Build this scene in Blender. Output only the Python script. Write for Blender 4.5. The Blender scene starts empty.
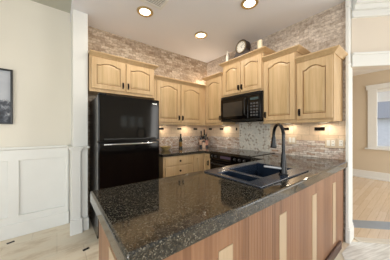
import bpy, bmesh, math, random
from mathutils import Vector
random.seed(7)
C = bpy.context.scene
PI = math.pi
# ---------------------------------------------------------------- camera
cam = bpy.data.objects.new('camera', bpy.data.cameras.new('camera'))
C.collection.objects.link(cam); C.camera = cam
cam.data.lens = 36*177/390; cam.data.sensor_width = 36
cam.location = (0, 0, 1.264); cam.rotation_euler = (PI/2, 0, -math.atan2(.615, .7885))
cam.data.clip_start = .02
# ---------------------------------------------------------------- world, exposure
C.view_settings.view_transform = 'Standard'; C.view_settings.look = 'None'
C.view_settings.gamma = 1; C.view_settings.use_curve_mapping = False
C.view_settings.exposure = 0.12
w = bpy.data.worlds.new('sky'); C.world = w; w.use_nodes = True
nt = w.node_tree; nt.nodes.clear()
sky = nt.nodes.new('ShaderNodeTexSky'); sky.sky_type = 'NISHITA'
sky.sun_elevation = math.radians(48); sky.sun_rotation = math.radians(200); sky.sun_disc = False
bg = nt.nodes.new('ShaderNodeBackground'); bg.inputs[1].default_value = .32
ow = nt.nodes.new('ShaderNodeOutputWorld')
hz = nt.nodes.new('ShaderNodeMix'); hz.data_type = 'RGBA'; hz.inputs[0].default_value = .55; hz.inputs[7].default_value = (3.6, 3.7, 3.8, 1)
nt.links.new(sky.outputs[0], hz.inputs[6]); nt.links.new(hz.outputs[2], bg.inputs[0]); nt.links.new(bg.outputs[0], ow.inputs[0])
# ---------------------------------------------------------------- added lamps standing in for daylight through unseen, guessed openings
def area(name, loc, direction, sx, sy, power, col=(1, 1, 1), spread=PI):
    l = bpy.data.lights.new(name, 'AREA'); l.shape = 'RECTANGLE'; l.size = sx; l.size_y = sy
    l.energy = power; l.color = col; l.spread = spread
    o = bpy.data.objects.new(name, l); C.collection.objects.link(o); o.location = loc
    o.rotation_euler = Vector(direction).to_track_quat('-Z', 'Y').to_euler()
    return o
DAY = (.90, .955, 1.0)
area('front_daylight_fill', (-1.1, -3.36, 1.45), (0, 1, .12), 3.0, 2.0, 68, DAY)
area('side_daylight_fill', (-3.16, -.2, 1.45), (1, 0, .15), 2.6, 2.0, 38, DAY)
area('dining_room_fill', (4.6, -3.2, 1.5), (0, 1, -.1), 2.4, 1.8, 100, (1, .98, .95))  # added lamp at an unseen opening of the far room
area('granite_edge_fill', (3.66, -1.5, 1.1), (-1, .1, -.1), 1.8, 1.9, 18, (.84, .93, 1))  # added lamp, reflected in the granite edge; the door is invented

# ================================================================ materials
def srgb(r, g, b):
    f = lambda c: (c/255/12.92) if c/255 <= .04045 else ((c/255+.055)/1.055)**2.4
    return (f(r), f(g), f(b), 1)
MATS = {}
class NT:
    def __init__(s, name):
        m = bpy.data.materials.new(name); m.use_nodes = True; s.m = m; s.n = m.node_tree; s.n.nodes.clear()
        s.out = s.n.nodes.new('ShaderNodeOutputMaterial'); s.b = s.n.nodes.new('ShaderNodeBsdfPrincipled')
        s.n.links.new(s.b.outputs[0], s.out.inputs[0])
    def node(s, t, **k):
        x = s.n.nodes.new(t)
        for a, v in k.items():
            if a[0] == '_': x.inputs[a[1:].replace('_', ' ')].default_value = v
            else: setattr(x, a, v)
        return x
    def link(s, a, b): s.n.links.new(a, b)
    def coord(s, scale=(1, 1, 1), rot=(0, 0, 0), loc=(0, 0, 0)):
        tc = s.node('ShaderNodeTexCoord'); mp = s.node('ShaderNodeMapping')
        mp.inputs['Scale'].default_value = scale; mp.inputs['Rotation'].default_value = rot; mp.inputs['Location'].default_value = loc
        s.link(tc.outputs['Object'], mp.inputs[0]); return mp.outputs[0]
    def swizzle(s, order):   # pick object coordinates into a new vector
        tc = s.node('ShaderNodeTexCoord'); a = s.node('ShaderNodeSeparateXYZ'); c = s.node('ShaderNodeCombineXYZ')
        s.link(tc.outputs['Object'], a.inputs[0])
        for i, k in enumerate(order):
            if k in 'XYZ': s.link(a.outputs[k], c.inputs[i])
        return c.outputs[0]
    def noise(s, vec, scale, detail=3, rough=.5):
        n = s.node('ShaderNodeTexNoise'); n.inputs['Scale'].default_value = scale; n.inputs['Detail'].default_value = detail
        n.inputs['Roughness'].default_value = rough; s.link(vec, n.inputs['Vector']); return n.outputs['Fac']
    def ramp(s, fac, stops, interp='LINEAR'):
        r = s.node('ShaderNodeValToRGB'); r.color_ramp.interpolation = interp
        e = r.color_ramp.elements
        while len(e) < len(stops): e.new(.5)
        for k, (p, c) in enumerate(stops): e[k].position = p; e[k].color = c
        s.link(fac, r.inputs[0]); return r.outputs[0]
    def mix(s, fac, a, b, mode='MIX'):
        x = s.node('ShaderNodeMix', data_type='RGBA', blend_type=mode)
        for sock, v in ((x.inputs[0], fac), (x.inputs[6], a), (x.inputs[7], b)):
            if isinstance(v, (int, float, tuple)): sock.default_value = v
            else: s.link(v, sock)
        return x.outputs[2]
    def bump(s, h, strength=.3, dist=.01):
        b = s.node('ShaderNodeBump'); b.inputs['Strength'].default_value = strength; b.inputs['Distance'].default_value = dist
        s.link(h, b.inputs['Height']); s.link(b.outputs[0], s.b.inputs['Normal'])
    def set(s, col=None, rough=None, metal=None, spec=None):
        if col is not None:
            if isinstance(col, tuple): s.b.inputs['Base Color'].default_value = col
            else: s.link(col, s.b.inputs['Base Color'])
        if rough is not None: s.b.inputs['Roughness'].default_value = rough
        if metal is not None: s.b.inputs['Metallic'].default_value = metal
        if spec is not None: s.b.inputs['Specular IOR Level'].default_value = spec
        return s.m
def plain(name, col, rough=.5, metal=0, spec=.5, var=.06, scale=6):
    if name in MATS: return MATS[name]
    t = NT(name); f = t.noise(t.coord(), scale, 2)
    c2 = tuple(max(0, v*(1-var)) for v in col[:3])+(1,)
    t.set(t.ramp(f, [(.35, c2), (.65, col)]), rough, metal, spec); MATS[name] = t.m; return t.m
def emit(name, col, strength):
    t = NT(name); t.b.inputs['Emission Color'].default_value = col; t.b.inputs['Emission Strength'].default_value = strength
    MATS[name] = t.set(col, .5); return t.m

cream_wall = plain('cream_wall_paint', srgb(229, 223, 210), .75, var=.02, scale=2)
white_trim = plain('white_trim_paint', srgb(232, 231, 226), .45, var=.02)
kitchen_ceiling = plain('kitchen_ceiling_paint', srgb(236, 236, 240), .8, var=.02, scale=1)
grey_ceiling = plain('grey_ceiling_paint', srgb(196, 194, 180), .8, var=.02, scale=1)
beige_wall = plain('beige_wall_paint', srgb(212, 196, 172), .75, var=.02, scale=2)
frieze_beige = plain('frieze_beige_paint', srgb(222, 210, 194), .7, var=.03, scale=2)
black_gloss = plain('black_gloss_enamel', srgb(12, 9, 8), .08, var=.1, spec=.28); 
black_side = plain('black_textured_side', srgb(30, 26, 23), .25, spec=.4)
black_satin = plain('black_satin', srgb(16, 16, 17), .35)
bronze = plain('dark_bronze', srgb(38, 30, 26), .3, .8)
gunmetal = plain('gunmetal', srgb(26, 26, 28), .12, .3)
chrome = plain('chrome', srgb(215, 215, 215), .15, 1, var=.02)
grey_print = plain('grey_print', srgb(170, 170, 172), .5)
white_plastic = plain('white_plastic', srgb(235, 225, 205), .4, var=.02)
dark_window = plain('dark_glass', srgb(22, 21, 20), .05)
brass = plain('brass_ring', srgb(200, 176, 130), .3, .6)
light_disc = emit('lit_lamp_disc', (1, .9, .72, 1), 9)

def wood(name, a, b, c, scale=1.0, rough=.38, plank=None):
    t = NT(name); v = t.coord((14*scale, 14*scale, .9*scale)); f = t.noise(v, 3.2, 5, .6)
    v2 = t.coord((2.2*scale, 2.2*scale, .5)); g = t.noise(v2, 2.5, 2)
    col = t.mix(t.ramp(g, [(.3, (0, 0, 0, 1)), (.7, (1, 1, 1, 1))]), t.ramp(f, [(.3, a), (.7, b)]), t.ramp(f, [(.3, b), (.7, c)]))
    if plank:
        br = t.node('ShaderNodeTexVoronoi', voronoi_dimensions='1D'); br.inputs['Scale'].default_value = plank
        s = t.node('ShaderNodeTexCoord'); sep = t.node('ShaderNodeSeparateXYZ'); t.link(s.outputs['Object'], sep.inputs[0])
        t.link(sep.outputs['X'], br.inputs['W'])
        bw = t.node('ShaderNodeSeparateColor'); t.link(br.outputs['Color'], bw.inputs[0])
        col = t.mix(.8, col, t.ramp(bw.outputs[0], [(.1, (.84, .82, .76, 1)), (.9, (1, 1, 1, 1))]), 'MULTIPLY')
    t.bump(f, .05, .002)
    MATS[name] = t.set(col, rough); return t.m
maple = wood('maple_wood', srgb(186, 152, 108), srgb(204, 172, 128), srgb(216, 188, 148))
maple_panel = wood('maple_panel_wood', srgb(182, 150, 104), srgb(204, 172, 126), srgb(220, 192, 152), plank=13)
maple_groove = wood('maple_dark_groove', srgb(132, 94, 54), srgb(146, 106, 62), srgb(158, 118, 74))  # darker maple tone behind the raised door panels
inlay_wood = wood('pale_inlay_wood', srgb(180, 156, 126), srgb(190, 166, 136), srgb(198, 176, 148))

def walnut():
    t = NT('walnut_tambour'); tc = t.node('ShaderNodeTexCoord'); sep = t.node('ShaderNodeSeparateXYZ'); t.link(tc.outputs['Object'], sep.inputs[0])
    ad = t.node('ShaderNodeMath', operation='ADD'); t.link(sep.outputs['X'], ad.inputs[0]); t.link(sep.outputs['Y'], ad.inputs[1])
    vo = t.node('ShaderNodeTexVoronoi', voronoi_dimensions='1D'); vo.inputs['Scale'].default_value = 22; t.link(ad.outputs[0], vo.inputs['W'])
    sc = t.node('ShaderNodeSeparateColor'); t.link(vo.outputs['Color'], sc.inputs[0])
    base = t.ramp(sc.outputs[0], [(0, srgb(132, 94, 68)), (.35, srgb(150, 109, 80)), (.7, srgb(162, 122, 92)), (1, srgb(140, 100, 73))])
    g = t.noise(t.coord((30, 30, 1.4)), 3, 4); g2 = t.noise(t.coord((4, 4, .4)), 2, 2)
    c = t.mix(.55, base, t.ramp(g, [(.3, (.66, .6, .55, 1)), (.7, (1, 1, 1, 1))]), 'MULTIPLY')
    c = t.mix(.5, c, t.ramp(g2, [(.3, (.72, .68, .64, 1)), (.7, (1, 1, 1, 1))]), 'MULTIPLY')
    wv = t.node('ShaderNodeTexWave', wave_type='BANDS', bands_direction='X'); wv.inputs['Scale'].default_value = 12
    cb = t.node('ShaderNodeCombineXYZ'); t.link(ad.outputs[0], cb.inputs[0]); t.link(cb.outputs[0], wv.inputs['Vector'])
    t.bump(wv.outputs['Fac'], .25, .003)
    return t.set(c, .4)
walnut = walnut()

def granite():
    t = NT('dark_speckled_granite'); v = t.coord()
    vo = t.node('ShaderNodeTexVoronoi'); vo.inputs['Scale'].default_value = 260; t.link(v, vo.inputs['Vector'])
    sc = t.node('ShaderNodeSeparateColor'); t.link(vo.outputs['Color'], sc.inputs[0])
    base = t.ramp(sc.outputs[0], [(0, srgb(18, 19, 18)), (.5, srgb(38, 38, 35)), (.72, srgb(64, 60, 52)), (.88, srgb(96, 90, 78)), (1, srgb(132, 126, 114))])
    n = t.noise(v, 38, 4, .6); n2 = t.noise(v, 7, 2)
    c = t.mix(t.ramp(n, [(.4, (0, 0, 0, 1)), (.62, (.5, .5, .5, 1))]), base, srgb(34, 33, 30))
    c = t.mix(t.ramp(n2, [(.45, (0, 0, 0, 1)), (.7, (.35, .35, .35, 1))]), c, srgb(84, 70, 52))
    t.b.inputs['IOR'].default_value = 1.55
    return t.set(c, .07, 0, .6)
granite = granite()

def bricks(name, order, bw, bh, cols, mortar, bump=.5, msize=.04, noise=.5, rough=.7, offset=.5, warp=0.0):
    t = NT(name); v = t.swizzle(order)
    wn = t.node('ShaderNodeTexNoise'); wn.inputs['Scale'].default_value = 9; wn.inputs['Detail'].default_value = 3; t.link(v, wn.inputs['Vector'])
    wm = t.node('ShaderNodeVectorMath', operation='MULTIPLY_ADD'); t.link(wn.outputs['Color'], wm.inputs[0]); wm.inputs[1].default_value = (warp, warp, 0); t.link(v, wm.inputs[2]); v = wm.outputs[0]
    br = t.node('ShaderNodeTexBrick'); br.offset = offset
    br.inputs['Scale'].default_value = 1; br.inputs['Brick Width'].default_value = bw; br.inputs['Row Height'].default_value = bh
    br.inputs['Mortar Size'].default_value = bh*msize; br.inputs['Mortar Smooth'].default_value = .3
    br.inputs['Color1'].default_value = (0, 0, 0, 1); br.inputs['Color2'].default_value = (1, 1, 1, 1); br.inputs['Mortar'].default_value = (.5, .5, .5, 1)
    t.link(v, br.inputs['Vector'])
    n = len(cols); c = t.ramp(br.outputs['Color'], [(i/(n-1), cols[i]) for i in range(n)])
    nz = t.noise(v, 30, 4, .65); nb = t.noise(v, 5, 3)
    c = t.mix(noise, c, t.ramp(nz, [(.3, (.5, .45, .42, 1)), (.6, (1, 1, 1, 1))]), 'MULTIPLY')
    c = t.mix(.5, c, t.ramp(nb, [(.35, (.78, .75, .73, 1)), (.65, (1, 1, 1, 1))]), 'MULTIPLY')
    c = t.mix(br.outputs['Fac'], c, mortar)
    h = t.mix(br.outputs['Fac'], t.mix(.5, br.outputs['Color'], nz), (0, 0, 0, 1))
    t.bump(h, bump, .012)
    return t.set(c, rough)
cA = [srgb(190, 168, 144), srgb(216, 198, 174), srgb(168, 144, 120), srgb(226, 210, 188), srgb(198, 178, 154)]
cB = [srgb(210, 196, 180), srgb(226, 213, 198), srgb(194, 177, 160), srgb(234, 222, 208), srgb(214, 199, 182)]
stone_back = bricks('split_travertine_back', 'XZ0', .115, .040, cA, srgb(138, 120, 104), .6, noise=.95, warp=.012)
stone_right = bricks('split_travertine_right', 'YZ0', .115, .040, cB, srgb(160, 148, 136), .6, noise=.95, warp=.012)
cL = [srgb(232, 218, 204), srgb(250, 244, 236), srgb(196, 162, 136), srgb(248, 238, 228), srgb(214, 190, 176), srgb(252, 248, 242)]
ledge_back = bricks('mosaic_back', 'XZ0', .05, .028, cL, srgb(140, 116, 96), .6, msize=.09, noise=.8)
ledge_right = bricks('ledger_stone_right', 'YZ0', .095, .026, cL, srgb(160, 134, 114), 1.0, msize=.06, noise=.85, warp=.04)
cT = [srgb(228, 204, 174), srgb(236, 214, 186), srgb(222, 196, 166)]
tile_back = bricks('travertine_tile_back', 'XZ0', .2, .12, cT, srgb(196, 172, 144), .1, .03, .25, .45)
tile_right = bricks('travertine_tile_right', 'YZ0', .2, .12, cT, srgb(196, 172, 144), .1, .03, .25, .45)

def dots():
    t = NT('dotted_mosaic'); v = t.swizzle('YZ0')
    mp = t.node('ShaderNodeMapping'); mp.inputs['Rotation'].default_value = (0, 0, PI/4); t.link(v, mp.inputs[0])
    br = t.node('ShaderNodeTexBrick'); br.offset = 0; br.inputs['Scale'].default_value = 1
    br.inputs['Brick Width'].default_value = .03; br.inputs['Row Height'].default_value = .03; br.inputs['Mortar Size'].default_value = .0012
    br.inputs['Color1'].default_value = (0, 0, 0, 1); br.inputs['Color2'].default_value = (1, 1, 1, 1); br.inputs['Mortar'].default_value = (.5, .5, .5, 1)
    t.link(mp.outputs[0], br.inputs['Vector'])
    c = t.ramp(br.outputs['Color'], [(0, srgb(218, 214, 204)), (.5, srgb(228, 222, 210)), (.72, srgb(206, 200, 190)), (.80, srgb(178, 164, 148)), (1, srgb(160, 146, 130))], 'CONSTANT')
    c = t.mix(br.outputs['Fac'], c, srgb(214, 208, 198))
    return t.set(c, .35)
dotted = dots()

def travertine_floor():
    t = NT('travertine_floor'); v = t.swizzle('XY0')
    br = t.node('ShaderNodeTexBrick'); br.offset = .5; br.inputs['Scale'].default_value = 1
    br.inputs['Brick Width'].default_value = .46; br.inputs['Row Height'].default_value = .46; br.inputs['Mortar Size'].default_value = .004
    br.inputs['Color1'].default_value = srgb(234, 222, 202); br.inputs['Color2'].default_value = srgb(226, 212, 190); br.inputs['Mortar'].default_value = srgb(212, 198, 176)
    t.link(v, br.inputs['Vector'])
    mp = t.node('ShaderNodeMapping'); mp.inputs['Scale'].default_value = (1, 2.4, 1); mp.inputs['Rotation'].default_value = (0, 0, .25); t.link(v, mp.inputs[0])
    n = t.noise(mp.outputs[0], 3.0, 6, .65)
    c = t.mix(.75, br.outputs['Color'], t.ramp(n, [(.32, (.74, .66, .56, 1)), (.5, (1, .97, .93, 1)), (.68, (.86, .8, .7, 1))]), 'MULTIPLY')
    c = t.mix(t.ramp(n, [(.42, (0, 0, 0, 1)), (.6, (.5, .5, .5, 1))]), c, srgb(240, 232, 214))
    return t.set(c, .35)
travertine = travertine_floor()
def oak_floor():
    t = NT('oak_plank_floor'); v = t.swizzle('XY0')
    br = t.node('ShaderNodeTexBrick'); br.offset = .4; br.inputs['Scale'].default_value = 1
    br.inputs['Brick Width'].default_value = 1.1; br.inputs['Row Height'].default_value = .08; br.inputs['Mortar Size'].default_value = .0012
    br.inputs['Color1'].default_value = srgb(222, 198, 168); br.inputs['Color2'].default_value = srgb(234, 214, 188); br.inputs['Mortar'].default_value = srgb(188, 160, 130)
    t.link(v, br.inputs['Vector'])
    n = t.noise(t.coord((2, 30, 1)), 2, 4)
    c = t.mix(.5, br.outputs['Color'], t.ramp(n, [(.3, (.82, .78, .74, 1)), (.7, (1, 1, 1, 1))]), 'MULTIPLY')
    return t.set(c, .22)
oak = oak_floor()
def pale_floor():
    t = NT('pale_ribbed_floor'); v = t.swizzle('XY0'); mp = t.node('ShaderNodeMapping'); mp.inputs['Rotation'].default_value = (0, 0, .35); t.link(v, mp.inputs[0])
    mp2 = t.node('ShaderNodeMapping'); mp2.inputs['Scale'].default_value = (1.2, 14, 1); t.link(mp.outputs[0], mp2.inputs[0])
    n = t.noise(mp2.outputs[0], 4, 4); 
    return t.set(t.ramp(n, [(.35, srgb(206, 202, 194)), (.65, srgb(240, 238, 232))]), .6)
pale_floor = pale_floor()

# ================================================================ mesh helpers
class MB:
    def __init__(s): s.bm = bmesh.new()
    def box(s, x0, x1, y0, y1, z0, z1):
        v = [s.bm.verts.new(p) for p in ((x0, y0, z0), (x1, y0, z0), (x1, y1, z0), (x0, y1, z0), (x0, y0, z1), (x1, y0, z1), (x1, y1, z1), (x0, y1, z1))]
        for f in ((0, 3, 2, 1), (4, 5, 6, 7), (0, 1, 5, 4), (1, 2, 6, 5), (2, 3, 7, 6), (3, 0, 4, 7)): s.bm.faces.new([v[i] for i in f])
        return s
    def loft(s, rings, cap=True):
        R = [[s.bm.verts.new(p) for p in r] for r in rings]
        n = len(R[0])
        for a, b in zip(R, R[1:]):
            for i in range(n):
                j = (i+1) % n; s.bm.faces.new((a[i], a[j], b[j], b[i]))
        if cap: s.bm.faces.new(R[0][::-1]); s.bm.faces.new(R[-1])
        return s
    def prism(s, pts, axis, a, b):
        def P(u, v, t): return {'x': (t, u, v), 'y': (u, t, v), 'z': (u, v, t)}[axis]
        return s.loft([[P(u, v, a) for u, v in pts], [P(u, v, b) for u, v in pts]])
    def lathe(s, prof, n=24, c=(0, 0, 0), axis='z', closed=False):
        rings = []
        for r, h in prof:
            ring = []
            for k in range(n):
                a = 2*PI*k/n; x, y = r*math.cos(a), r*math.sin(a)
                ring.append({'z': (c[0]+x, c[1]+y, c[2]+h), 'y': (c[0]+x, c[1]+h, c[2]+y), 'x': (c[0]+h, c[1]+x, c[2]+y)}[axis])
            rings.append(ring)
        if closed:      # an annulus: first and last ring joined, no caps
            s.loft(rings+[rings[0]], cap=False); bmesh.ops.remove_doubles(s.bm, verts=s.bm.verts, dist=1e-6); return s
        return s.loft(rings)
    def tube(s, pts, r, n=12):
        pts = [Vector(p) for p in pts]; rings = []; up = Vector((0, 0, 1))
        rr = r if isinstance(r, (list, tuple)) else [r]*len(pts); ref = None
        for i, p in enumerate(pts):
            d = (pts[min(i+1, len(pts)-1)]-pts[max(i-1, 0)]).normalized()
            if ref is None: ref = d.orthogonal().normalized()
            ref = (ref-d*ref.dot(d)).normalized(); q = d.cross(ref)
            rings.append([p+(ref*math.cos(2*PI*k/n)+q*math.sin(2*PI*k/n))*rr[i] for k in range(n)])
        return s.loft(rings)
    def cells(s, us, vs, filled, axis, a, b):
        def P(u, v, t): return {'x': (t, u, v), 'y': (u, t, v), 'z': (u, v, t)}[axis]
        F = lambda i, j: 0 <= i < len(us)-1 and 0 <= j < len(vs)-1 and filled((us[i]+us[i+1])/2, (vs[j]+vs[j+1])/2)
        cache = {}
        def V(u, v, t):
            k = (u, v, t)
            if k not in cache: cache[k] = s.bm.verts.new(P(u, v, t))
            return cache[k]
        for i in range(len(us)-1):
            for j in range(len(vs)-1):
                if not F(i, j): continue
                u0, u1, v0, v1 = us[i], us[i+1], vs[j], vs[j+1]
                for t in (a, b): s.bm.faces.new((V(u0, v0, t), V(u1, v0, t), V(u1, v1, t), V(u0, v1, t)))
                for (di, dj, p, q) in ((-1, 0, (u0, v0), (u0, v1)), (1, 0, (u1, v0), (u1, v1)), (0, -1, (u0, v0), (u1, v0)), (0, 1, (u0, v1), (u1, v1))):
                    if not F(i+di, j+dj): s.bm.faces.new((V(*p, a), V(*q, a), V(*q, b), V(*p, b)))
        return s
    def build(s, name, mat, parent=None, bevel=0, smooth=False, seg=2, kind=None):
        bmesh.ops.recalc_face_normals(s.bm, faces=s.bm.faces)
        me = bpy.data.meshes.new(name); s.bm.to_mesh(me); s.bm.free()
        me.materials.append(mat); o = bpy.data.objects.new(name, me); C.collection.objects.link(o)
        if parent: o.parent = parent
        if smooth:
            for p in me.polygons: p.use_smooth = True
            me.set_sharp_from_angle(angle=math.radians(40))
        if bevel:
            m = o.modifiers.new('bevel', 'BEVEL'); m.width = bevel; m.segments = seg; m.limit_method = 'ANGLE'
        if kind: o['kind'] = kind
        return o
def struct(name, mb, mat, **k): return mb.build(name, mat, kind='structure', **k)
def tag(o, label, cat, group=None):
    o['label'] = label; o['category'] = cat
    if group: o['group'] = group
    return o
def empty(name, loc, rz, label, cat, group=None):
    o = bpy.data.objects.new(name, None); C.collection.objects.link(o)
    o.location = loc; o.rotation_euler = (0, 0, rz); o.empty_display_size = .1
    return tag(o, label, cat, group)
def copy_tree(o, parent=None):
    c = o.copy(); C.collection.objects.link(c)
    if parent: c.parent = parent
    for ch in [x for x in bpy.data.objects if x.parent == o]: copy_tree(ch, c)
    return c

# ================================================================ room
YA, XB, YW = 2.91, 2.605, 2.98        # kitchen back wall, right wall, wainscot wall
HK, HL = 2.74, 2.87
struct('floor', MB().box(-3.3, 6.6, -3.6, 3.2, -.1, 0), travertine)
# oak floor of the room beyond the angled opening
mb = MB(); mb.prism([(2.70, .47), (5.9, -2.73), (6.41, -2.73), (6.41, 2.95), (2.73, 2.95), (2.73, .55)], 'z', .0, .006); struct('floor_oak', mb, oak)
q = Vector((1, -1, 0)).normalized(); nrm = Vector((1, 1, 0)).normalized()
def strip(name, mat, o0, o1, l0, l1, z0, z1, **k):   # board along the 45 degree opening; o = offset beyond the line
    P0 = Vector((2.655, .495, 0)); c = [P0+q*l0+nrm*o0, P0+q*l1+nrm*o0, P0+q*l1+nrm*o1, P0+q*l0+nrm*o1]
    return struct(name, MB().prism([(p.x, p.y) for p in c], 'z', z0, z1), mat, **k)
strip('trim_threshold', plain('pale_threshold', srgb(222, 212, 196), .4), -.02, .06, .06, 3.2, 0, .012)
strip('floor_grey_blue_strip', plain('grey_blue_strip', srgb(158, 166, 174), .3), .29, .50, .12, 3.2, .006, .009)  # flat grey-blue strip laid on the oak floor
# walls
struct('wall_back', MB().box(.3125, XB+.13, YA, YA+.15, 0, HL+.1), stone_back)
struct('wall_right', MB().box(XB, XB+.125, .53, YA, 0, HL), stone_right)
struct('wall_left_back', MB().box(-3.3, .16, YW, YW+.15, 0, 3.0), cream_wall)
struct('wall_stub', MB().box(.153, .3125, 2.62, YW+.15, 0, 3.0), white_trim, bevel=.006)
struct('wall_left', MB().cells([-3.6, -1.5, 1.1, 3.13], [0, .45, 2.45, 3.0], lambda u, v: not (-1.5 < u < 1.1 and .45 < v < 2.45), 'x', -3.4, -3.2), cream_wall)
struct('wall_front', MB().cells([-3.4, -2.6, .4, 2.15, 2.42, 2.5, 2.77, 2.85, 3.12, 3.9], [0, .45, 1.38, 1.85, 2.45, 3.0],
       lambda u, v: not ((-2.6 < u < .4 and .45 < v < 2.45) or ((2.15 < u < 2.42 or 2.5 < u < 2.77 or 2.85 < u < 3.12) and 1.38 < v < 1.85)), 'y', -3.6, -3.4), cream_wall)
struct('wall_near_right', MB().cells([-3.4, -2.45, -.55, -.52], [0, 2.1, 3.0], lambda u, v: not (-2.45 < u < -.55 and v < 2.1), 'x', 3.7, 3.8), cream_wall)  # unseen wall, its opening shaped to brighten the granite edge
struct('ceiling', MB().box(.144, XB+1.3, -3.6, YA+.05, HK, HK+.25), kitchen_ceiling)
struct('ceiling_left', MB().box(-3.4, .144, -3.6, YW+.05, HL, HL+.12), grey_ceiling)
# angled header over the opening and its mouldings
def header(name, mat, o0, o1, z0, z1): return strip(name, mat, o0, o1, .0, 1.55, z0, z1)
header('wall_header', frieze_beige, 0, .12, 1.985, HK)
header('trim_casing', white_trim, -.02, -.0, 1.985, 2.11)
header('trim_casing_cap', white_trim, -.035, -.0, 2.11, 2.135)
header('trim_frieze', white_trim, -.015, 0, 2.55, 2.61)
header('trim_frieze_bead', white_trim, -.03, 0, 2.535, 2.555)
header('trim_crown_lower', white_trim, -.05, 0, 2.61, 2.66)
header('trim_crown_upper', white_trim, -.08, 0, 2.66, HK)
# cased end of the right wall
mb = MB(); mb.box(2.56, 2.735, .500, .530, .17, HK)
mb.box(2.554, 2.74, .494, .530, 2.0, 2.03); mb.box(2.55, 2.745, .490, .530, 2.64, HK)
struct('trim_post', mb, white_trim, bevel=.006)
mb = MB(); mb.box(2.552, 2.745, .488, .530, 0, .15); mb.box(2.556, 2.74, .494, .530, .15, .18); struct('baseboard_post', mb, white_trim, bevel=.006)
struct('floor_pale', MB().prism([(2.625, .485), (2.30, .505), (2.05, .40), (1.6, -.2), (1.9, -1.3), (3.55, -1.3), (3.55, -.44)], 'z', 0, .005), pale_floor)  # paler ribbed area of floor in front of the opening
# dining room beyond
struct('wall_far', MB().cells([-3.2, -.2, .78, 3.2], [0, .8, 2.3, 3.0], lambda u, v: not (-.2 < u < .78 and .8 < v < 2.3), 'x', 6.41, 6.55), beige_wall)
struct('wall_far_side', MB().box(2.73, 6.41, 2.95, 3.06, 0, 2.74), beige_wall)
struct('wall_far_front', MB().cells([3.8, 3.95, 5.9, 6.41], [0, .4, 2.4, 3.0], lambda u, v: not (3.95 < u < 5.9 and .4 < v < 2.4), 'y', -3.35, -3.25), beige_wall)
struct('ceiling_far', MB().prism([(2.85, .42), (3.9, -.6), (3.9, -3.4), (6.55, -3.4), (6.55, 3.06), (2.73, 3.06), (2.73, .54)], 'z', 2.745, 2.9), plain('white_ceiling_paint', srgb(238, 236, 232), .8, var=.02))
mb = MB(); mb.box(6.385, 6.41, -2.9, 2.95, 0, .2); mb.box(6.37, 6.41, -2.9, 2.95, .006, .05); struct('baseboard_far', mb, white_trim, bevel=.004)
# far window: frame, casing, pane
W = empty('window_1', (6.41, 0, 0), 0, '', ''); del W['label'], W['category']; W['kind'] = 'structure'
mb = MB(); mb.box(-.03, 0, -.3, -.2, .78, 2.4); mb.box(-.03, 0, .70, .78+.09, .8, 2.3); mb.box(-.04, 0, -.3, .90, 2.3, 2.4); mb.box(-.05, 0, -.3, .91, 2.4, 2.42)
mb.build('casing', white_trim, W, bevel=.004)
MB().box(-.08, 0, -.32, .92, .765, .8).build('window_sill', white_trim, W, bevel=.005)
mb = MB()
for a in ((-.2, -.16, .8, 2.3), (.70, .78, .8, 2.3), (-.2, .78, .8, .86), (-.2, .78, 2.23, 2.3)): mb.box(.02, .08, a[0], a[1], a[2], a[3])
mb.build('window_frame', white_trim, W)
t = NT('clear_glass'); t.b.inputs['Transmission Weight'].default_value = 1; t.b.inputs['IOR'].default_value = 1.0; t.set((1, 1, 1, 1), 0); glass = t.m
MB().box(.048, .052, -.16, .70, .86, 2.23).build('pane', glass, W)
MB().box(.084, .092, -.16, .70, 1.98, 2.23).build('raised_blind', plain('blind_white', srgb(225, 230, 236), .6), W)
# neighbouring house seen through the far window
H = empty('neighbouring_house', (13, 1.8, 0), 0, 'pale neighbouring house with grey roof seen through the far window', 'house')
MB().box(0, 6, -3.5, 3.2, -.5, 1.9).build('wall', plain('pale_siding', srgb(226, 226, 228), .7), H)
MB().prism([(-3.9, 1.85), (3.5, 1.85), (-.2, 4.4)], 'x', -.3, 6.2).build('roof', plain('grey_shingle', srgb(178, 178, 184), .8, scale=40, var=.2), H)
struct('ground_outside', MB().box(6.7, 40, -20, 20, -.6, -.5), plain('dry_lawn', srgb(190, 182, 160), .9, var=.2))

# wainscot
xs = [-3.2, -3.05]; x = .075
edges = []
while x > -3.1: edges = [x-.431, x]+edges; x -= .526
us = sorted(set([-3.2, .12]+[round(e, 4) for e in edges if e > -3.2]))
pan = [(x1-.431, x1) for x1 in [.075-.526*k for k in range(6)]]
mb = MB().cells(us, [.155, .245, .9, 1.03], lambda u, v: not (.245 < v < .9 and any(a < u < b for a, b in pan)), 'y', YW-.034, YW)
struct('trim_wainscot', mb, white_trim, bevel=.004)
struct('trim_wainscot_backing', MB().box(-3.2, .13, YW-.008, YW, .1, 1.0), white_trim)
struct('baseboard_left', MB().box(-3.2, .13, YW-.044, YW, 0, .165), white_trim, bevel=.006)
struct('trim_chair_rail', MB().prism([(YW, 1.02), (YW-.03, 1.02), (YW-.06, 1.04), (YW-.06, 1.06), (YW, 1.06)], 'x', -3.2, .142), white_trim)
mb = MB(); mb.box(.140, .232, 2.585, YW, .0, 1.01); struct('trim_pilaster', mb, white_trim, bevel=.004)
mb = MB(); mb.box(.124, .246, 2.572, YW, 1.01, 1.035); mb.box(.108, .262, 2.556, YW, 1.035, 1.06); mb.box(.262, .328, 2.590, 2.7, 1.035, 1.058); struct('trim_pilaster_cap', mb, white_trim, bevel=.005)
mb = MB(); mb.box(.122, .250, 2.567, 2.62, 0, .18); struct('baseboard_pilaster', mb, white_trim, bevel=.005)
mb = MB(); mb.box(.262, .322, 2.603, 2.75, 0, .15); struct('baseboard_stub', mb, white_trim, bevel=.005)

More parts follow.
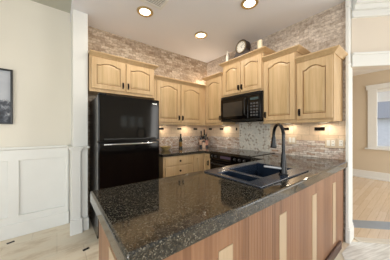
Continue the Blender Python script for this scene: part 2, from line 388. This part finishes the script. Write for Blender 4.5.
# backsplash
struct('trim_ledger_back', MB().box(1.14, XB, YA-.012, YA, .914, 1.14), ledge_back)
struct('trim_splash_back', MB().box(1.14, XB, YA-.010, YA, 1.14, 1.36), tile_back)
struct('trim_ledger_right', MB().box(XB-.014, XB, .531, YA-.012, .914, 1.13), ledge_right)
struct('trim_splash_right', MB().box(XB-.010, XB, .531, YA-.012, 1.13, 1.37), tile_right)
struct('trim_range_mosaic', MB().box(XB-.018, XB, 1.44, 2.02, .914, 1.40), dotted)

# ================================================================ cabinets
def arch(t, A):
    return A*(max(0, math.sin(PI*(t-.14)/.72))**.75 if .14 < t < .86 else 0)
def door(par, x0, x1, z0, z1, hx=None, hz=None, A=.042, name='door', y=0, pull=True, S=.058):
    th = .02; xl, xr, zb = x0+S, x1-S, z0+S; zt = z1-S-A; N = 20
    mb = MB(); mb.box(x0, xl, y-th, y, z0, z1); mb.box(xr, x1, y-th, y, z0, z1); mb.box(xl, xr, y-th, y, z0, zb)
    top = [(xl+(xr-xl)*k/N, zt+arch(k/N, A)) for k in range(N+1)]
    mb.prism([(xl, z1)]+top+[(xr, z1)], 'y', y-th, y)
    d = mb.build(name, maple, par, bevel=.003)
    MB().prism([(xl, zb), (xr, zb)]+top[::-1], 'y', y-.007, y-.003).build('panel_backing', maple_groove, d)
    def ring(off, yy):
        r = [(xl+off, yy, zb+off), (xr-off, yy, zb+off)]
        for k in range(N, -1, -1):
            r.append((xl+off+(xr-xl-2*off)*k/N, yy, zt+arch(k/N, A)-off))
        return r
    MB().loft([ring(.007, y-.006), ring(.009, y-.011), ring(.030, y-.017)]).build('panel', maple_panel, d)
    if hx is not None:
        if pull:
            mb = MB(); mb.tube([(hx, y-th-.026, hz-.036), (hx, y-th-.030, hz), (hx, y-th-.026, hz+.036)], [.006, .0075, .006])
            for s in (-.03, .03): mb.tube([(hx, y-th, hz+s), (hx, y-th-.028, hz+s)], .006)
            mb.box(hx-.010, hx+.010, y-th-.003, y-th, hz-.042, hz+.042)
            mb.build('handle', bronze, d, smooth=True)
        else:
            MB().lathe([(.006, 0), (.006, -.012), (.016, -.018), (.014, -.028), (.004, -.031)], 16, (hx, y-th, hz), 'y').build('knob', bronze, d, smooth=True)
    return d
def drawer(par, x0, x1, z0, z1, y=0):
    mb = MB(); mb.box(x0, x1, y-.018, y, z0, z1); d = mb.build('drawer', maple, par, bevel=.005, seg=3)
    MB().lathe([(.006, 0), (.006, -.012), (.016, -.018), (.014, -.028), (.004, -.031)], 16, ((x0+x1)/2, y-.018, (z0+z1)/2), 'y').build('knob', bronze, d, smooth=True)
def crown(par, w, z, left, right, depth, out=.055, h=.052):
    prof = [(0, 0), (.010, 0), (.016, .010), (.034, .026), (out-.004, h-.014), (out, h-.010), (out, h), (0, h)]
    rings = []
    path = []
    if left: path.append((0, depth, -1, 0))
    path += [(0, 0, -1 if left else 0, -1), (w, 0, 1 if right else 0, -1)]
    if right: path.append((w, depth, 1, 0))
    for (x, y, dx, dy) in path: rings.append([(x+dx*o, y+dy*o, z+zz) for o, zz in prof])
    mb = MB(); mb.loft(rings); mb.box(0, w, 0, depth, z+h-.012, z+h-.002)
    mb.build('crown', maple, par)
def upper(name, loc, rz, w, z0, z1, depth, doors, label, left, right, rail=True):
    """doors: (x0, x1, handle_x); z1 is the crown top"""
    o = empty(name, loc, rz, label, 'cabinet', 'maple wall cabinets')
    MB().box(0, w, 0, depth, z0, z1-.05).build('body', maple, o, bevel=.002)
    for (a, b, hx) in doors: door(o, a, b, z0+.030, z1-.066, hx, z0+.030+.078, A=.03 if z1-z0 < .65 else .04)
    if rail: MB().box(0, w, -.008, .012, z0-.012, z0+.016).build('light_rail', maple, o, bevel=.004)
    crown(o, w, z1-.052, left, right, depth)
    return o
g = .002
YF, XF = 2.58, 2.27; ZU = 1.362
upper('wall_cabinet', (.322, YF, 0), 0, .88, 1.77, 2.262, YA-YF-g, [(.022, .43, .405), (.45, .858, .475)], 'maple two-door cabinet mounted above the black refrigerator', False, True)
upper('wall_cabinet', (1.204, YF, 0), 0, XF-1.204-g, ZU, 2.115, YA-YF-g, [(.036, .470, .445), (.492, .953, .517)], 'low maple two-door wall cabinet on the back wall, right of the refrigerator', False, False)
upper('wall_cabinet', (XF, YF, 0), -PI/2, YF-2.121-g, ZU, 2.262, XB-XF-g, [(.02, .44, .415)], 'narrow single-door maple wall cabinet in the corner, left of the microwave', True, False)
upper('wall_cabinet', (XF, 2.121, 0), -PI/2, .763-g, 1.82, 2.402, XB-XF-g, [(.02, .375, .352), (.388, .743, .411)], 'tallest-mounted maple two-door cabinet above the microwave, carrying the clock', True, True, False)
upper('wall_cabinet', (XF, 1.358, 0), -PI/2, .431-g, ZU, 2.262, XB-XF-g, [(.015, .418, .04)], 'single-door maple wall cabinet directly right of the microwave', False, True)
upper('wall_cabinet', (XF, .927, 0), -PI/2, .366, ZU, 2.115, XB-XF-g, [(.015, .356, .04)], 'shorter single-door maple wall cabinet at the far right, next to the white post', False, True)

# base cabinets
b = empty('base_cabinet', (1.21, 2.30, 0), 0, 'maple base cabinet with drawers under the back counter, beside the refrigerator', 'cabinet', 'maple base cabinets')
mb = MB(); mb.box(0, 1.39, 0, YA-2.30-g, .1, .872); mb.box(0, 1.39, .06, .5, 0, .1); mb.build('body', maple, b, bevel=.002)
for (z0, z1) in ((.735, .855), (.575, .715), (.37, .555), (.13, .35)): drawer(b, .03, .52, z0, z1)
door(b, .545, .70, .13, .855, A=.0)
b = empty('base_cabinet', (1.995, 2.295, 0), -PI/2, 'narrow maple base cabinet in the corner, left of the black range', 'cabinet', 'maple base cabinets')
mb = MB(); mb.box(0, .172, 0, .6, .1, .872); mb.box(0, .172, .06, .5, 0, .1); mb.build('body', maple, b, bevel=.002)
door(b, .01, .165, .13, .855, .125, .72, A=.0, S=.035)
b = empty('base_cabinet', (1.995, 1.352, 0), -PI/2, 'maple base cabinet under the counter between range and peninsula', 'cabinet', 'maple base cabinets')
mb = MB(); mb.box(0, .19, 0, .6, .1, .844); mb.box(0, .19, .06, .5, 0, .1); mb.build('body', maple, b)
door(b, .01, .18, .13, .83, .04, .7, A=0)

# countertops
cb = MB().cells([1.18, 1.96, XB-.014], [2.1215, 2.27, YA-.012], lambda u, v: u > 1.96 or v > 2.27, 'z', .873, .914)
tag(cb.build('countertop', granite, None, bevel=.006, seg=3), 'dark granite countertop in the back corner holding the bowl and bottles', 'countertop')
SX0, SX1, SY0, SY1 = .96, 1.69, .590, 1.112
cb = MB().cells([.15, 1.0, 1.66, 1.96, 2.553, XB-.014], [.507, .535, .62, 1.055, 1.175, 1.356],
    lambda u, v: not (1.0 < u < 1.66 and .62 < v < 1.055) and (v < 1.175 or u > 1.96) and (u < 2.553 or v > .535), 'z', .846, .914)
tag(cb.build('countertop', granite, None, bevel=.010, seg=3), 'large polished dark granite countertop of the peninsula, around the sink', 'countertop')

# peninsula base
P = empty('peninsula_base', (.19, .545, 0), 0, 'walnut slatted peninsula base with pale wood inlays under granite', 'counter base')
mb = MB().cells([0, .80, 1.48, 1.80, 2.36], [0, .05, .53, .60], lambda u, v: not (.8 < u < 1.48 and .05 < v < .53), 'z', 0, .845)
mb.build('body', walnut, P)
for k in range(4):
    cx = .41+.532*k
    MB().box(cx-.045, cx+.045, -.004, 0, .13, .735).build('inlay', inlay_wood, P)
mb = MB(); mb.box(-.004, 0, .16, .33, .13, .735); mb.build('inlay', inlay_wood, P)
dark_shoe = plain('dark_shoe_moulding', srgb(78, 52, 42), .4)
MB().box(-.022, 2.2, -.022, 0, 0, .085).build('baseboard', dark_shoe, P, bevel=.008)
MB().box(-.022, 0, 0, .60, 0, .085).build('baseboard', dark_shoe, P, bevel=.008)

# ================================================================ sink and faucet
sinkm = plain('dark_blue_composite', srgb(36, 47, 64), .22, .0, .8)
S = empty('sink', (0, 0, 0), 0, 'dark double-bowl drop-in sink set in the peninsula countertop', 'sink')
S.location = (SX0, SY0, .9145)
L, Wd = SX1-SX0, SY1-SY0
bas = [(.05, .175, .115, .41), (.215, .675, .115, .455)]
us = sorted({0, L, .05, .175, .215, .675}); vs = sorted({0, Wd, .115, .41, .455})
mb = MB().cells(us, vs, lambda u, v: not any(a < u < b and c < v < d for a, b, c, d in bas), 'z', 0, .010)
mb.build('rim', sinkm, S, bevel=.006, seg=3)
for (a, b_, c, d) in bas:
    mb = MB(); dz = -.19 if b_ > .3 else -.15
    mb.cells([a-.004, a, b_, b_+.004], [c-.004, c, d, d+.004], lambda u, v: not (a < u < b_ and c < v < d), 'z', dz, .0)
    mb.box(a-.004, b_+.004, c-.004, d+.004, dz-.005, dz)
    bo = mb.build('bowl', sinkm, S)
    MB().lathe([(.001, 0), (.035, 0), (.038, .004), (.02, .002), (.001, .002)], 20, ((a+b_)/2, (c+d)/2, dz+.001)).build('drain', gunmetal, bo, smooth=True)
F = empty('faucet', (1.358, .647, .9248), 0, 'tall black gooseneck pull-down faucet standing on the sink deck', 'faucet')
MB().lathe([(.034, 0), (.034, .006), (.027, .012), (.024, .05), (.019, .10), (.016, .15), (.0135, .17)], 24).build('base', gunmetal, F, smooth=True)
th = math.radians(50); dx, dy = math.cos(th), math.sin(th); R = .092; zc = .292
pts = [(0, 0, .16), (0, 0, .22), (0, 0, zc)]
for k in range(1, 15):
    a = PI*k/14*1.04; rr = R*(1-math.cos(a)); pts.append((dx*rr, dy*rr, zc+R*math.sin(a)))
MB().tube(pts, .0125, 16).build('spout', gunmetal, F, smooth=True)
e = Vector(pts[-1]); dd = Vector((dx*.04, dy*.04, -1)).normalized()
MB().tube([e, e+dd*.012, e+dd*.03, e+dd*.082, e+dd*.095], [.014, .017, .018, .025, .024], 20).build('spray_head', gunmetal, F, smooth=True)
ld = Vector((-.75, .58, .12)).normalized()
MB().tube([(0, 0, .045), ld*.03+Vector((0, 0, .045)), ld*.15+Vector((0, 0, .045))], [.013, .010, .008], 12).build('lever', plain('brushed_nickel', srgb(170, 172, 176), .35, .6), F, smooth=True)

# ================================================================ refrigerator
FX0, FX1, FYf = .3575, 1.100, 2.20
R_ = empty('refrigerator', (FX0, FYf, 0), 0, 'glossy black top-freezer refrigerator standing against the back wall', 'refrigerator')
fw = FX1-FX0
MB().box(.004, fw-.004, .072, .69, .02, 1.655).build('cabinet', black_side, R_, bevel=.006)
MB().box(0, fw, 0, .066, 1.135, 1.666).build('freezer_door', black_gloss, R_, bevel=.012, seg=4)
MB().box(0, fw, 0, .066, .07, 1.122).build('fridge_door', black_gloss, R_, bevel=.012, seg=4)
MB().box(.02, fw-.02, .02, .07, .015, .065).build('toe_grille', black_satin, R_)
for (nm, zz) in (('freezer_handle', 1.158), ('fridge_handle', 1.098)):
    pts = [(.06+(fw-.12)*k/12, -.006-.024*math.sin(PI*k/12)**.5, zz) for k in range(13)]
    MB().tube(pts, .009, 10).build(nm, chrome if nm[0:2] == 'fr' and zz > 1.1 and False else (black_satin if zz > 1.1 else chrome), R_, smooth=True)
MB().box(.01, .09, .01, .10, 1.666, 1.680).build('hinge_cover', black_satin, R_, bevel=.004)
MB().box(fw-.10, fw-.035, -.0015, 0, 1.605, 1.617).build('badge', chrome, R_)

# ================================================================ microwave
keypad_grey = plain('keypad_grey', srgb(84, 84, 86), .4)
M = empty('microwave', (2.205, 2.118, 1.405), -PI/2, 'black over-the-range microwave under the maple cabinet with the clock', 'microwave')
mw, mh = .757, .411
MB().box(0, mw, .035, .38, 0, mh).build('body', black_side, M, bevel=.004)
d = MB().box(.004, .55, 0, .034, .03, mh-.045).build('door', black_gloss, M, bevel=.008, seg=3)
MB().box(.055, .45, -.002, 0, .075, mh-.11).build('window', plain('smoked_glass', srgb(52, 48, 44), .12), d)
MB().tube([(.515, 0, .07), (.515, -.034, .09), (.515, -.038, .2), (.515, -.034, mh-.1), (.515, 0, mh-.08)], .009, 10).build('handle', black_satin, d, smooth=True)
p = MB().box(.553, mw-.004, 0, .034, .03, mh-.045).build('control_panel', black_gloss, M, bevel=.006)
MB().box(.59, .72, -.002, 0, mh-.12, mh-.085).build('display', plain('display_glass', srgb(60, 80, 84), .1), p)
for r in range(5):
    for c in range(3):
        MB().box(.592+.046*c, .624+.046*c, -.002, 0, .06+.042*r, .084+.042*r).build('button', keypad_grey, p)
mb = MB()
for k in range(5): mb.box(.01, mw-.01, .004, .03, mh-.042+.008*k, mh-.037+.008*k)
mb.build('vent_grille', black_satin, M)
MB().box(.0, mw, .01, .37, .0, .026).build('bottom_trim', black_satin, M, bevel=.004)

# ================================================================ range
G = empty('range', (1.955, 2.118, 0), -PI/2, 'black slide-in range with front controls between the counters', 'range')
rw = .757
MB().box(0, rw, .03, .64, .03, .905).build('body', black_side, G)
MB().box(-.0, rw, .035, .634, .905, .921).build('cooktop', dark_window, G, bevel=.004)
for (x, y, r) in ((.2, .2, .10), (.2, .46, .08), (.56, .2, .08), (.56, .46, .10)):
    MB().lathe([(r-.004, 0), (r, 0), (r, .0006), (r-.004, .0006)], 32, (x, y, .9212), closed=True).build('burner_ring', grey_print, G)
cp = MB().prism([(-.005, .80), (.035, .80), (.05, .921), (.030, .921), (.0, .895)], 'x', 0, rw).build('control_panel', black_gloss, G, bevel=.003)
for x in (.07, .15, .52, .60, .68):
    kn = MB().lathe([(.02, 0), (.019, -.018), (.013, -.024), (.002, -.024)], 18, (x, -.003, .852), 'y').build('knob', black_satin, cp, smooth=True)
    MB().box(x-.002, x+.002, -.029, -.027, .854, .868).build('knob_pointer', grey_print, kn)
MB().box(.24, .44, -.0075, -.004, .835, .872).build('display', plain('oven_display', srgb(78, 64, 84), .15), cp)
MB().box(.005, rw-.005, 0, .03, .20, .79).build('oven_door', black_gloss, G, bevel=.006)
MB().tube([(.06, .0, .745), (.06, -.04, .745), (rw/2, -.045, .745), (rw-.06, -.04, .745), (rw-.06, 0, .745)], .011, 10).build('oven_handle', black_satin, G, smooth=True)
MB().box(.005, rw-.005, 0, .03, .05, .19).build('storage_drawer', black_gloss, G, bevel=.006)

# ================================================================ recessed lights, vent, under-cabinet lights
lampc = (1, .90, .78)
labs = ['brass-ringed recessed ceiling light nearest the vent', 'recessed ceiling light nearest the kitchen corner',
        'recessed ceiling light above the peninsula, nearest the right wall cabinets', None]
first = None
for (x, y, lb) in ((.865, 2.12, labs[0]), (1.765, 2.11, labs[1]), (1.765, 1.232, labs[2])):
    r = empty('recessed_light', (x, y, HK), 0, lb, 'ceiling light', 'recessed ceiling lights')
    MB().lathe([(.062, -.0005), (.098, -.0005), (.1, -.006), (.092, -.014), (.064, -.009)], 36, closed=True).build('trim_ring', brass, r, smooth=True)
    MB().lathe([(.001, -.006), (.063, -.006), (.063, -.002), (.001, -.002)], 32).build('lens', light_disc, r)
for (x, y) in ((.865, 2.12), (1.765, 2.11), (1.765, 1.232)):
    l = bpy.data.lights.new('recessed_lamp', 'AREA'); l.shape = 'DISK'; l.size = .14; l.energy = 5; l.color = lampc
    o = bpy.data.objects.new('recessed_lamp', l); C.collection.objects.link(o); o.location = (x, y, HK-.02)
V = empty('ceiling_vent', (.835, 1.865, HK), 0, 'white slatted air vent in the ceiling beside a recessed light', 'vent')
mb = MB().cells([-.17, -.14, .14, .17], [-.1, -.07, .07, .1], lambda u, v: not (abs(u) < .14 and abs(v) < .07), 'z', -.010, -.0005); mb.build('frame', white_trim, V, bevel=.003)
MB().box(-.14, .14, -.07, .07, -.002, -.0005).build('backing', plain('vent_dark', srgb(70, 66, 62), .8), V)
for k in range(6): MB().box(-.138, .138, -.062+.023*k, -.050+.023*k, -.009, -.005).build('slat', white_trim, V)

puck_lens = emit('warm_puck_lens', (1, .85, .6, 1), 1.2)
def puck(loc, rz, w, lb, power):
    o = empty('under_cabinet_light', loc, rz, lb, 'light', 'under-cabinet lights')
    MB().box(-.05, .05, -.025, .025, -.012, 0).build('housing', white_plastic, o, bevel=.003)
    MB().box(-.03, .03, -.010, .010, -.014, -.012).build('lens', puck_lens, o)
    l = bpy.data.lights.new('puck_lamp', 'AREA'); l.shape = 'RECTANGLE'; l.size = .07; l.size_y = .03; l.energy = power*.8; l.color = (1, .84, .64)
    a = bpy.data.objects.new('puck_lamp', l); C.collection.objects.link(a); a.parent = o; a.location = (0, 0, -.018)
puck((1.98, 2.80, ZU-.0), 0, .1, 'small lamp under the cabinet right of the refrigerator', .9)
puck((1.50, 2.80, ZU-.0), 0, .1, 'small lamp under the back wall cabinet, nearest the refrigerator', .6)
puck((2.50, 2.33, ZU-.0), PI/2, .1, 'small lamp under the corner wall cabinet', .9)
puck((2.50, 1.13, ZU-.0), PI/2, .1, 'small lamp under the cabinet right of the microwave', .7)
puck((2.50, .72, ZU-.0), PI/2, .1, 'small lamp under the shortest cabinet by the white post', .9)

# bronze accent tiles and outlets
def accent(loc, rz, lb, w=.095, h=.036, flat=False):
    o = (MB().box(-w/2, w/2, -h/2, h/2, 0, .004) if flat else MB().box(-w/2, w/2, -.006, 0, -h/2, h/2)).build('accent_tile', bronze, None, bevel=.0015)
    o.location = loc; o.rotation_euler = (0, 0, rz); tag(o, lb, 'tile', 'small dark bronze accent tiles')
ya, xb = YA-.0105, XB-.0105
accent((1.488, ya, 1.287), 0, 'dark bronze accent tile on the back wall nearest the refrigerator')
accent((1.876, ya, 1.287), 0, 'dark bronze accent tile on the back wall above the tall bottle')
accent((2.27, ya, 1.285), 0, 'dark bronze accent tile on the back wall nearest the corner')
accent((xb, 2.79, 1.285), -PI/2, 'dark bronze accent tile on the right wall just beside the corner, behind the bottles')
accent((xb, 2.46, 1.285), -PI/2, 'dark bronze accent tile on the right wall beneath the corner wall cabinet')
accent((xb, 2.085, 1.28), -PI/2, 'dark bronze accent tile at the left end of the range mosaic', .03, .05)
accent((xb, 1.206, 1.28), -PI/2, 'dark bronze accent tile on the right wall behind the faucet top')
accent((xb, .788, 1.278), -PI/2, 'dark bronze accent tile under the cabinet nearest the white post', .11, .042)
accent((-.41, 2.84, .0), .3, 'small dark accent tile in the floor at the left, in front of the wainscot', .062, .03, True)
accent((.243, 2.19, .0), .25, 'small dark accent tile in the floor beside the granite peninsula', .062, .03, True)

def plate(loc, rz, gangs, lb, cat='outlet'):
    o = empty('outlet_plate' if gangs[0] == 'o' else 'switch_plate', loc, rz, lb, cat)
    w = .07+.046*(len(gangs)-1)
    MB().box(-w/2, w/2, -.006, 0, -.058, .058).build('plate', plain('travertine_toned_plate', srgb(222, 204, 178), .45), o, bevel=.002)
    for k, c in enumerate(gangs):
        x = (k-(len(gangs)-1)/2)*.046
        f = MB().box(x-.017, x+.017, -.009, -.006, -.034, .034).build('rocker' if c == 's' else 'socket', plain('bright_white_plastic', srgb(248, 244, 235), .35), o, bevel=.001)
        if c == 'o':
            for zz in (-.018, .018):
                MB().box(x-.008, x-.005, -.0096, -.009, zz-.005, zz+.005).build('slot', black_satin, f)
                MB().box(x+.005, x+.008, -.0096, -.009, zz-.005, zz+.005).build('slot', black_satin, f)
xo = XB-.0145
plate((xo, 1.116, 1.125), -PI/2, 'ss', 'double white switch plate on the stone backsplash behind the faucet', 'switch')
plate((xo, .672, 1.108), -PI/2, 'so', 'wider white switch and outlet plate on the backsplash near the white post', 'outlet')
plate((xo, .575, 1.112), -PI/2, 'o', 'single narrow outlet plate at the far right end of the backsplash', 'outlet')

# ================================================================ things on the counter
def bottle(loc, h, r, body, lab, lb, cap, neck=.012):
    o = empty('bottle', loc, 0, lb, 'bottle')
    MB().lathe([(.001, 0), (r, 0), (r, .004), (r, h*.58), (r*.8, h*.66), (neck, h*.76), (neck, h*.95), (neck*.9, h*.95)], 20).build('glass_body', body, o, smooth=True)
    MB().lathe([(r+.0008, h*.14), (r+.0008, h*.46), (r-.002, h*.46), (r-.002, h*.14)], 20, closed=True).build('paper_label', lab, o, smooth=True)
    MB().lathe([(neck+.002, h*.90), (neck+.002, h), (.001, h+.001)], 16).build('cap', cap, o, smooth=True)
greenglass = plain('dark_green_glass', srgb(34, 36, 20), .1); brownglass = plain('dark_brown_glass', srgb(40, 22, 18), .1)
paper = plain('cream_paper', srgb(204, 172, 150), .6); pink = plain('rosy_paper', srgb(186, 136, 118), .6)
gold = plain('gold_foil', srgb(150, 110, 50), .35, .5)
CT = .9145
bottle((1.865, 2.835, CT), .275, .030, greenglass, gold, 'dark green bottle with gold label standing alone by the back wall', greenglass)
bottle((2.33, 2.78, CT), .33, .036, brownglass, paper, 'tall dark bottle with cream label, leftmost in the corner group', black_satin)
bottle((2.405, 2.70, CT), .30, .034, brownglass, pink, 'dark bottle with rosy label in front of the corner group', paper)
bottle((2.43, 2.80, CT), .36, .034, greenglass, paper, 'tallest dark bottle at the back of the corner group', black_satin)
j = empty('jar', (2.315, 2.68, CT), 0, 'squat cream jar with dark lid in front of the corner bottles', 'jar')
MB().lathe([(.001, 0), (.034, 0), (.038, .02), (.038, .09), (.030, .105)], 20).build('jar_body', paper, j, smooth=True)
MB().lathe([(.033, .105), (.034, .125), (.010, .128), (.008, .14), (.001, .141)], 20).build('lid', black_satin, j, smooth=True)
bw = MB().lathe([(.001, .0), (.045, 0), (.05, .008), (.085, .04), (.10, .062), (.095, .063), (.08, .042), (.045, .012), (.001, .011)], 28).build('bowl', plain('straw_yellow_ceramic', srgb(196, 168, 112), .4), None, smooth=True)
bw.location = (1.50, 2.755, CT); tag(bw, 'shallow straw-coloured bowl on the back counter beside the refrigerator', 'bowl')

# clock, candle and figurine on the tall cabinet
ZT = 2.4035
K = empty('mantel_clock', (2.265, 1.735, ZT), -PI/2, 'dark wooden tambour mantel clock with white dial on top of the cabinet', 'clock')
prof = [(-.19, .0), (.19, .0), (.19, .028)]
for k in range(9):
    t = k/8; prof.append((.17-.07*t, .028+.05*t**2.2))
for k in range(0, 21):
    a = math.radians(-28)+math.radians(236)*k/20; prof.append((.102*math.cos(a), .145+.102*math.sin(a)))
for k in range(9):
    t = 1-k/8; prof.append((-.17+.07*t, .028+.05*t**2.2))
prof.append((-.19, .028))
clean = []
for p_ in prof:
    if not clean or (abs(p_[0]-clean[-1][0])+abs(p_[1]-clean[-1][1])) > .002: clean.append(p_)
darkwood = plain('dark_walnut_case', srgb(46, 30, 22), .55)
MB().prism(clean, 'y', 0, .09).build('case', darkwood, K, bevel=.003)
MB().lathe([(.074, 0), (.088, 0), (.088, -.008), (.078, -.012), (.074, -.006)], 36, (0, -.0005, .145), 'y', closed=True).build('bezel', plain('aged_brass', srgb(150, 130, 96), .3, .7), K, smooth=True)
dl = MB().lathe([(.001, -.003), (.075, -.003), (.075, 0), (.001, 0)], 36, (0, -.0005, .145), 'y').build('dial', plain('dial_white', srgb(232, 228, 216), .5), K)
for k in range(12):
    a = 2*PI*k/12; c, s = math.cos(a), math.sin(a)
    MB().tube([(c*.056, -.0045, .145+s*.056), (c*.068, -.0045, .145+s*.068)], .0022, 6).build('hour_mark', black_satin, dl)
MB().tube([(0, -.006, .145), (.024, -.006, .145-.026)], .0026, 6).build('hour_hand', black_satin, dl)
MB().tube([(0, -.007, .145), (.044, -.007, .145+.022)], .002, 6).build('minute_hand', black_satin, dl)
over = bpy.data.lights.new('ceiling_glow_fill', 'POINT'); over.energy = 3.5; over.color = (1, .86, .68); over.shadow_soft_size = .05  # added unseen point light for the warm glow in the ceiling corner
oo = bpy.data.objects.new('ceiling_glow_fill', over); C.collection.objects.link(oo); oo.location = (2.40, 2.74, 2.20)
cd = empty('candle', (2.29, 1.425, ZT), 0, 'cream pillar candle on the cabinet top right of the clock', 'candle')
MB().lathe([(.001, 0), (.042, 0), (.044, .01), (.036, .02), (.036, .135), (.030, .141), (.012, .136), (.001, .134)], 24).build('wax', plain('cream_wax', srgb(226, 214, 186), .5), cd, smooth=True)
MB().tube([(0, 0, .134), (.002, 0, .16)], .002, 6).build('wick', black_satin, cd)
fg = MB().lathe([(.001, 0), (.03, 0), (.032, .01), (.022, .05), (.026, .09), (.018, .125), (.010, .14), (.016, .155), (.012, .175), (.001, .18)], 20).build('figurine', plain('white_porcelain', srgb(232, 226, 212), .3), None, smooth=True)
fg.location = (2.27, 2.02, ZT); tag(fg, 'small white porcelain figurine left of the clock on the cabinet top', 'figurine')

K.scale = (1.08,)*3
fg.scale = (1.05,)*3
# ================================================================ picture on the left wall
Q = empty('framed_picture', (-.835, YW, 1.65), 0, 'black-framed monochrome mountain landscape hanging above the white wainscot', 'picture')
mb = MB().cells([-.425, -.407, .407, .425], [-.318, -.3, .3, .318], lambda u, v: not (abs(u) < .407 and abs(v) < .3), 'y', -.035, 0)
mb.build('frame', black_satin, Q, bevel=.002)
t = NT('mountain_print'); sep = t.node('ShaderNodeSeparateXYZ'); tc = t.node('ShaderNodeTexCoord'); t.link(tc.outputs['Object'], sep.inputs[0])
n1 = t.noise(t.coord((3, 1, .3)), 1.6, 6, .6); n2 = t.noise(t.coord(), 14, 6, .7)
m1 = t.node('ShaderNodeMath', operation='MULTIPLY_ADD'); t.link(n1, m1.inputs[0]); m1.inputs[1].default_value = .35; m1.inputs[2].default_value = -.24
m2 = t.node('ShaderNodeMath', operation='LESS_THAN'); t.link(sep.outputs['Z'], m2.inputs[0]); t.link(m1.outputs[0], m2.inputs[1])
skyc = t.ramp(t.noise(t.coord((1, 1, 2)), 2.5, 4), [(.3, srgb(168, 172, 180)), (.7, srgb(196, 198, 204))])
mtn = t.ramp(n2, [(.38, srgb(40, 42, 50)), (.52, srgb(84, 88, 98)), (.66, srgb(190, 192, 198))])
MB().box(-.407, .407, -.014, -.004, -.3, .3).build('print', t.set(t.mix(m2.outputs[0], skyc, mtn), .6), Q)
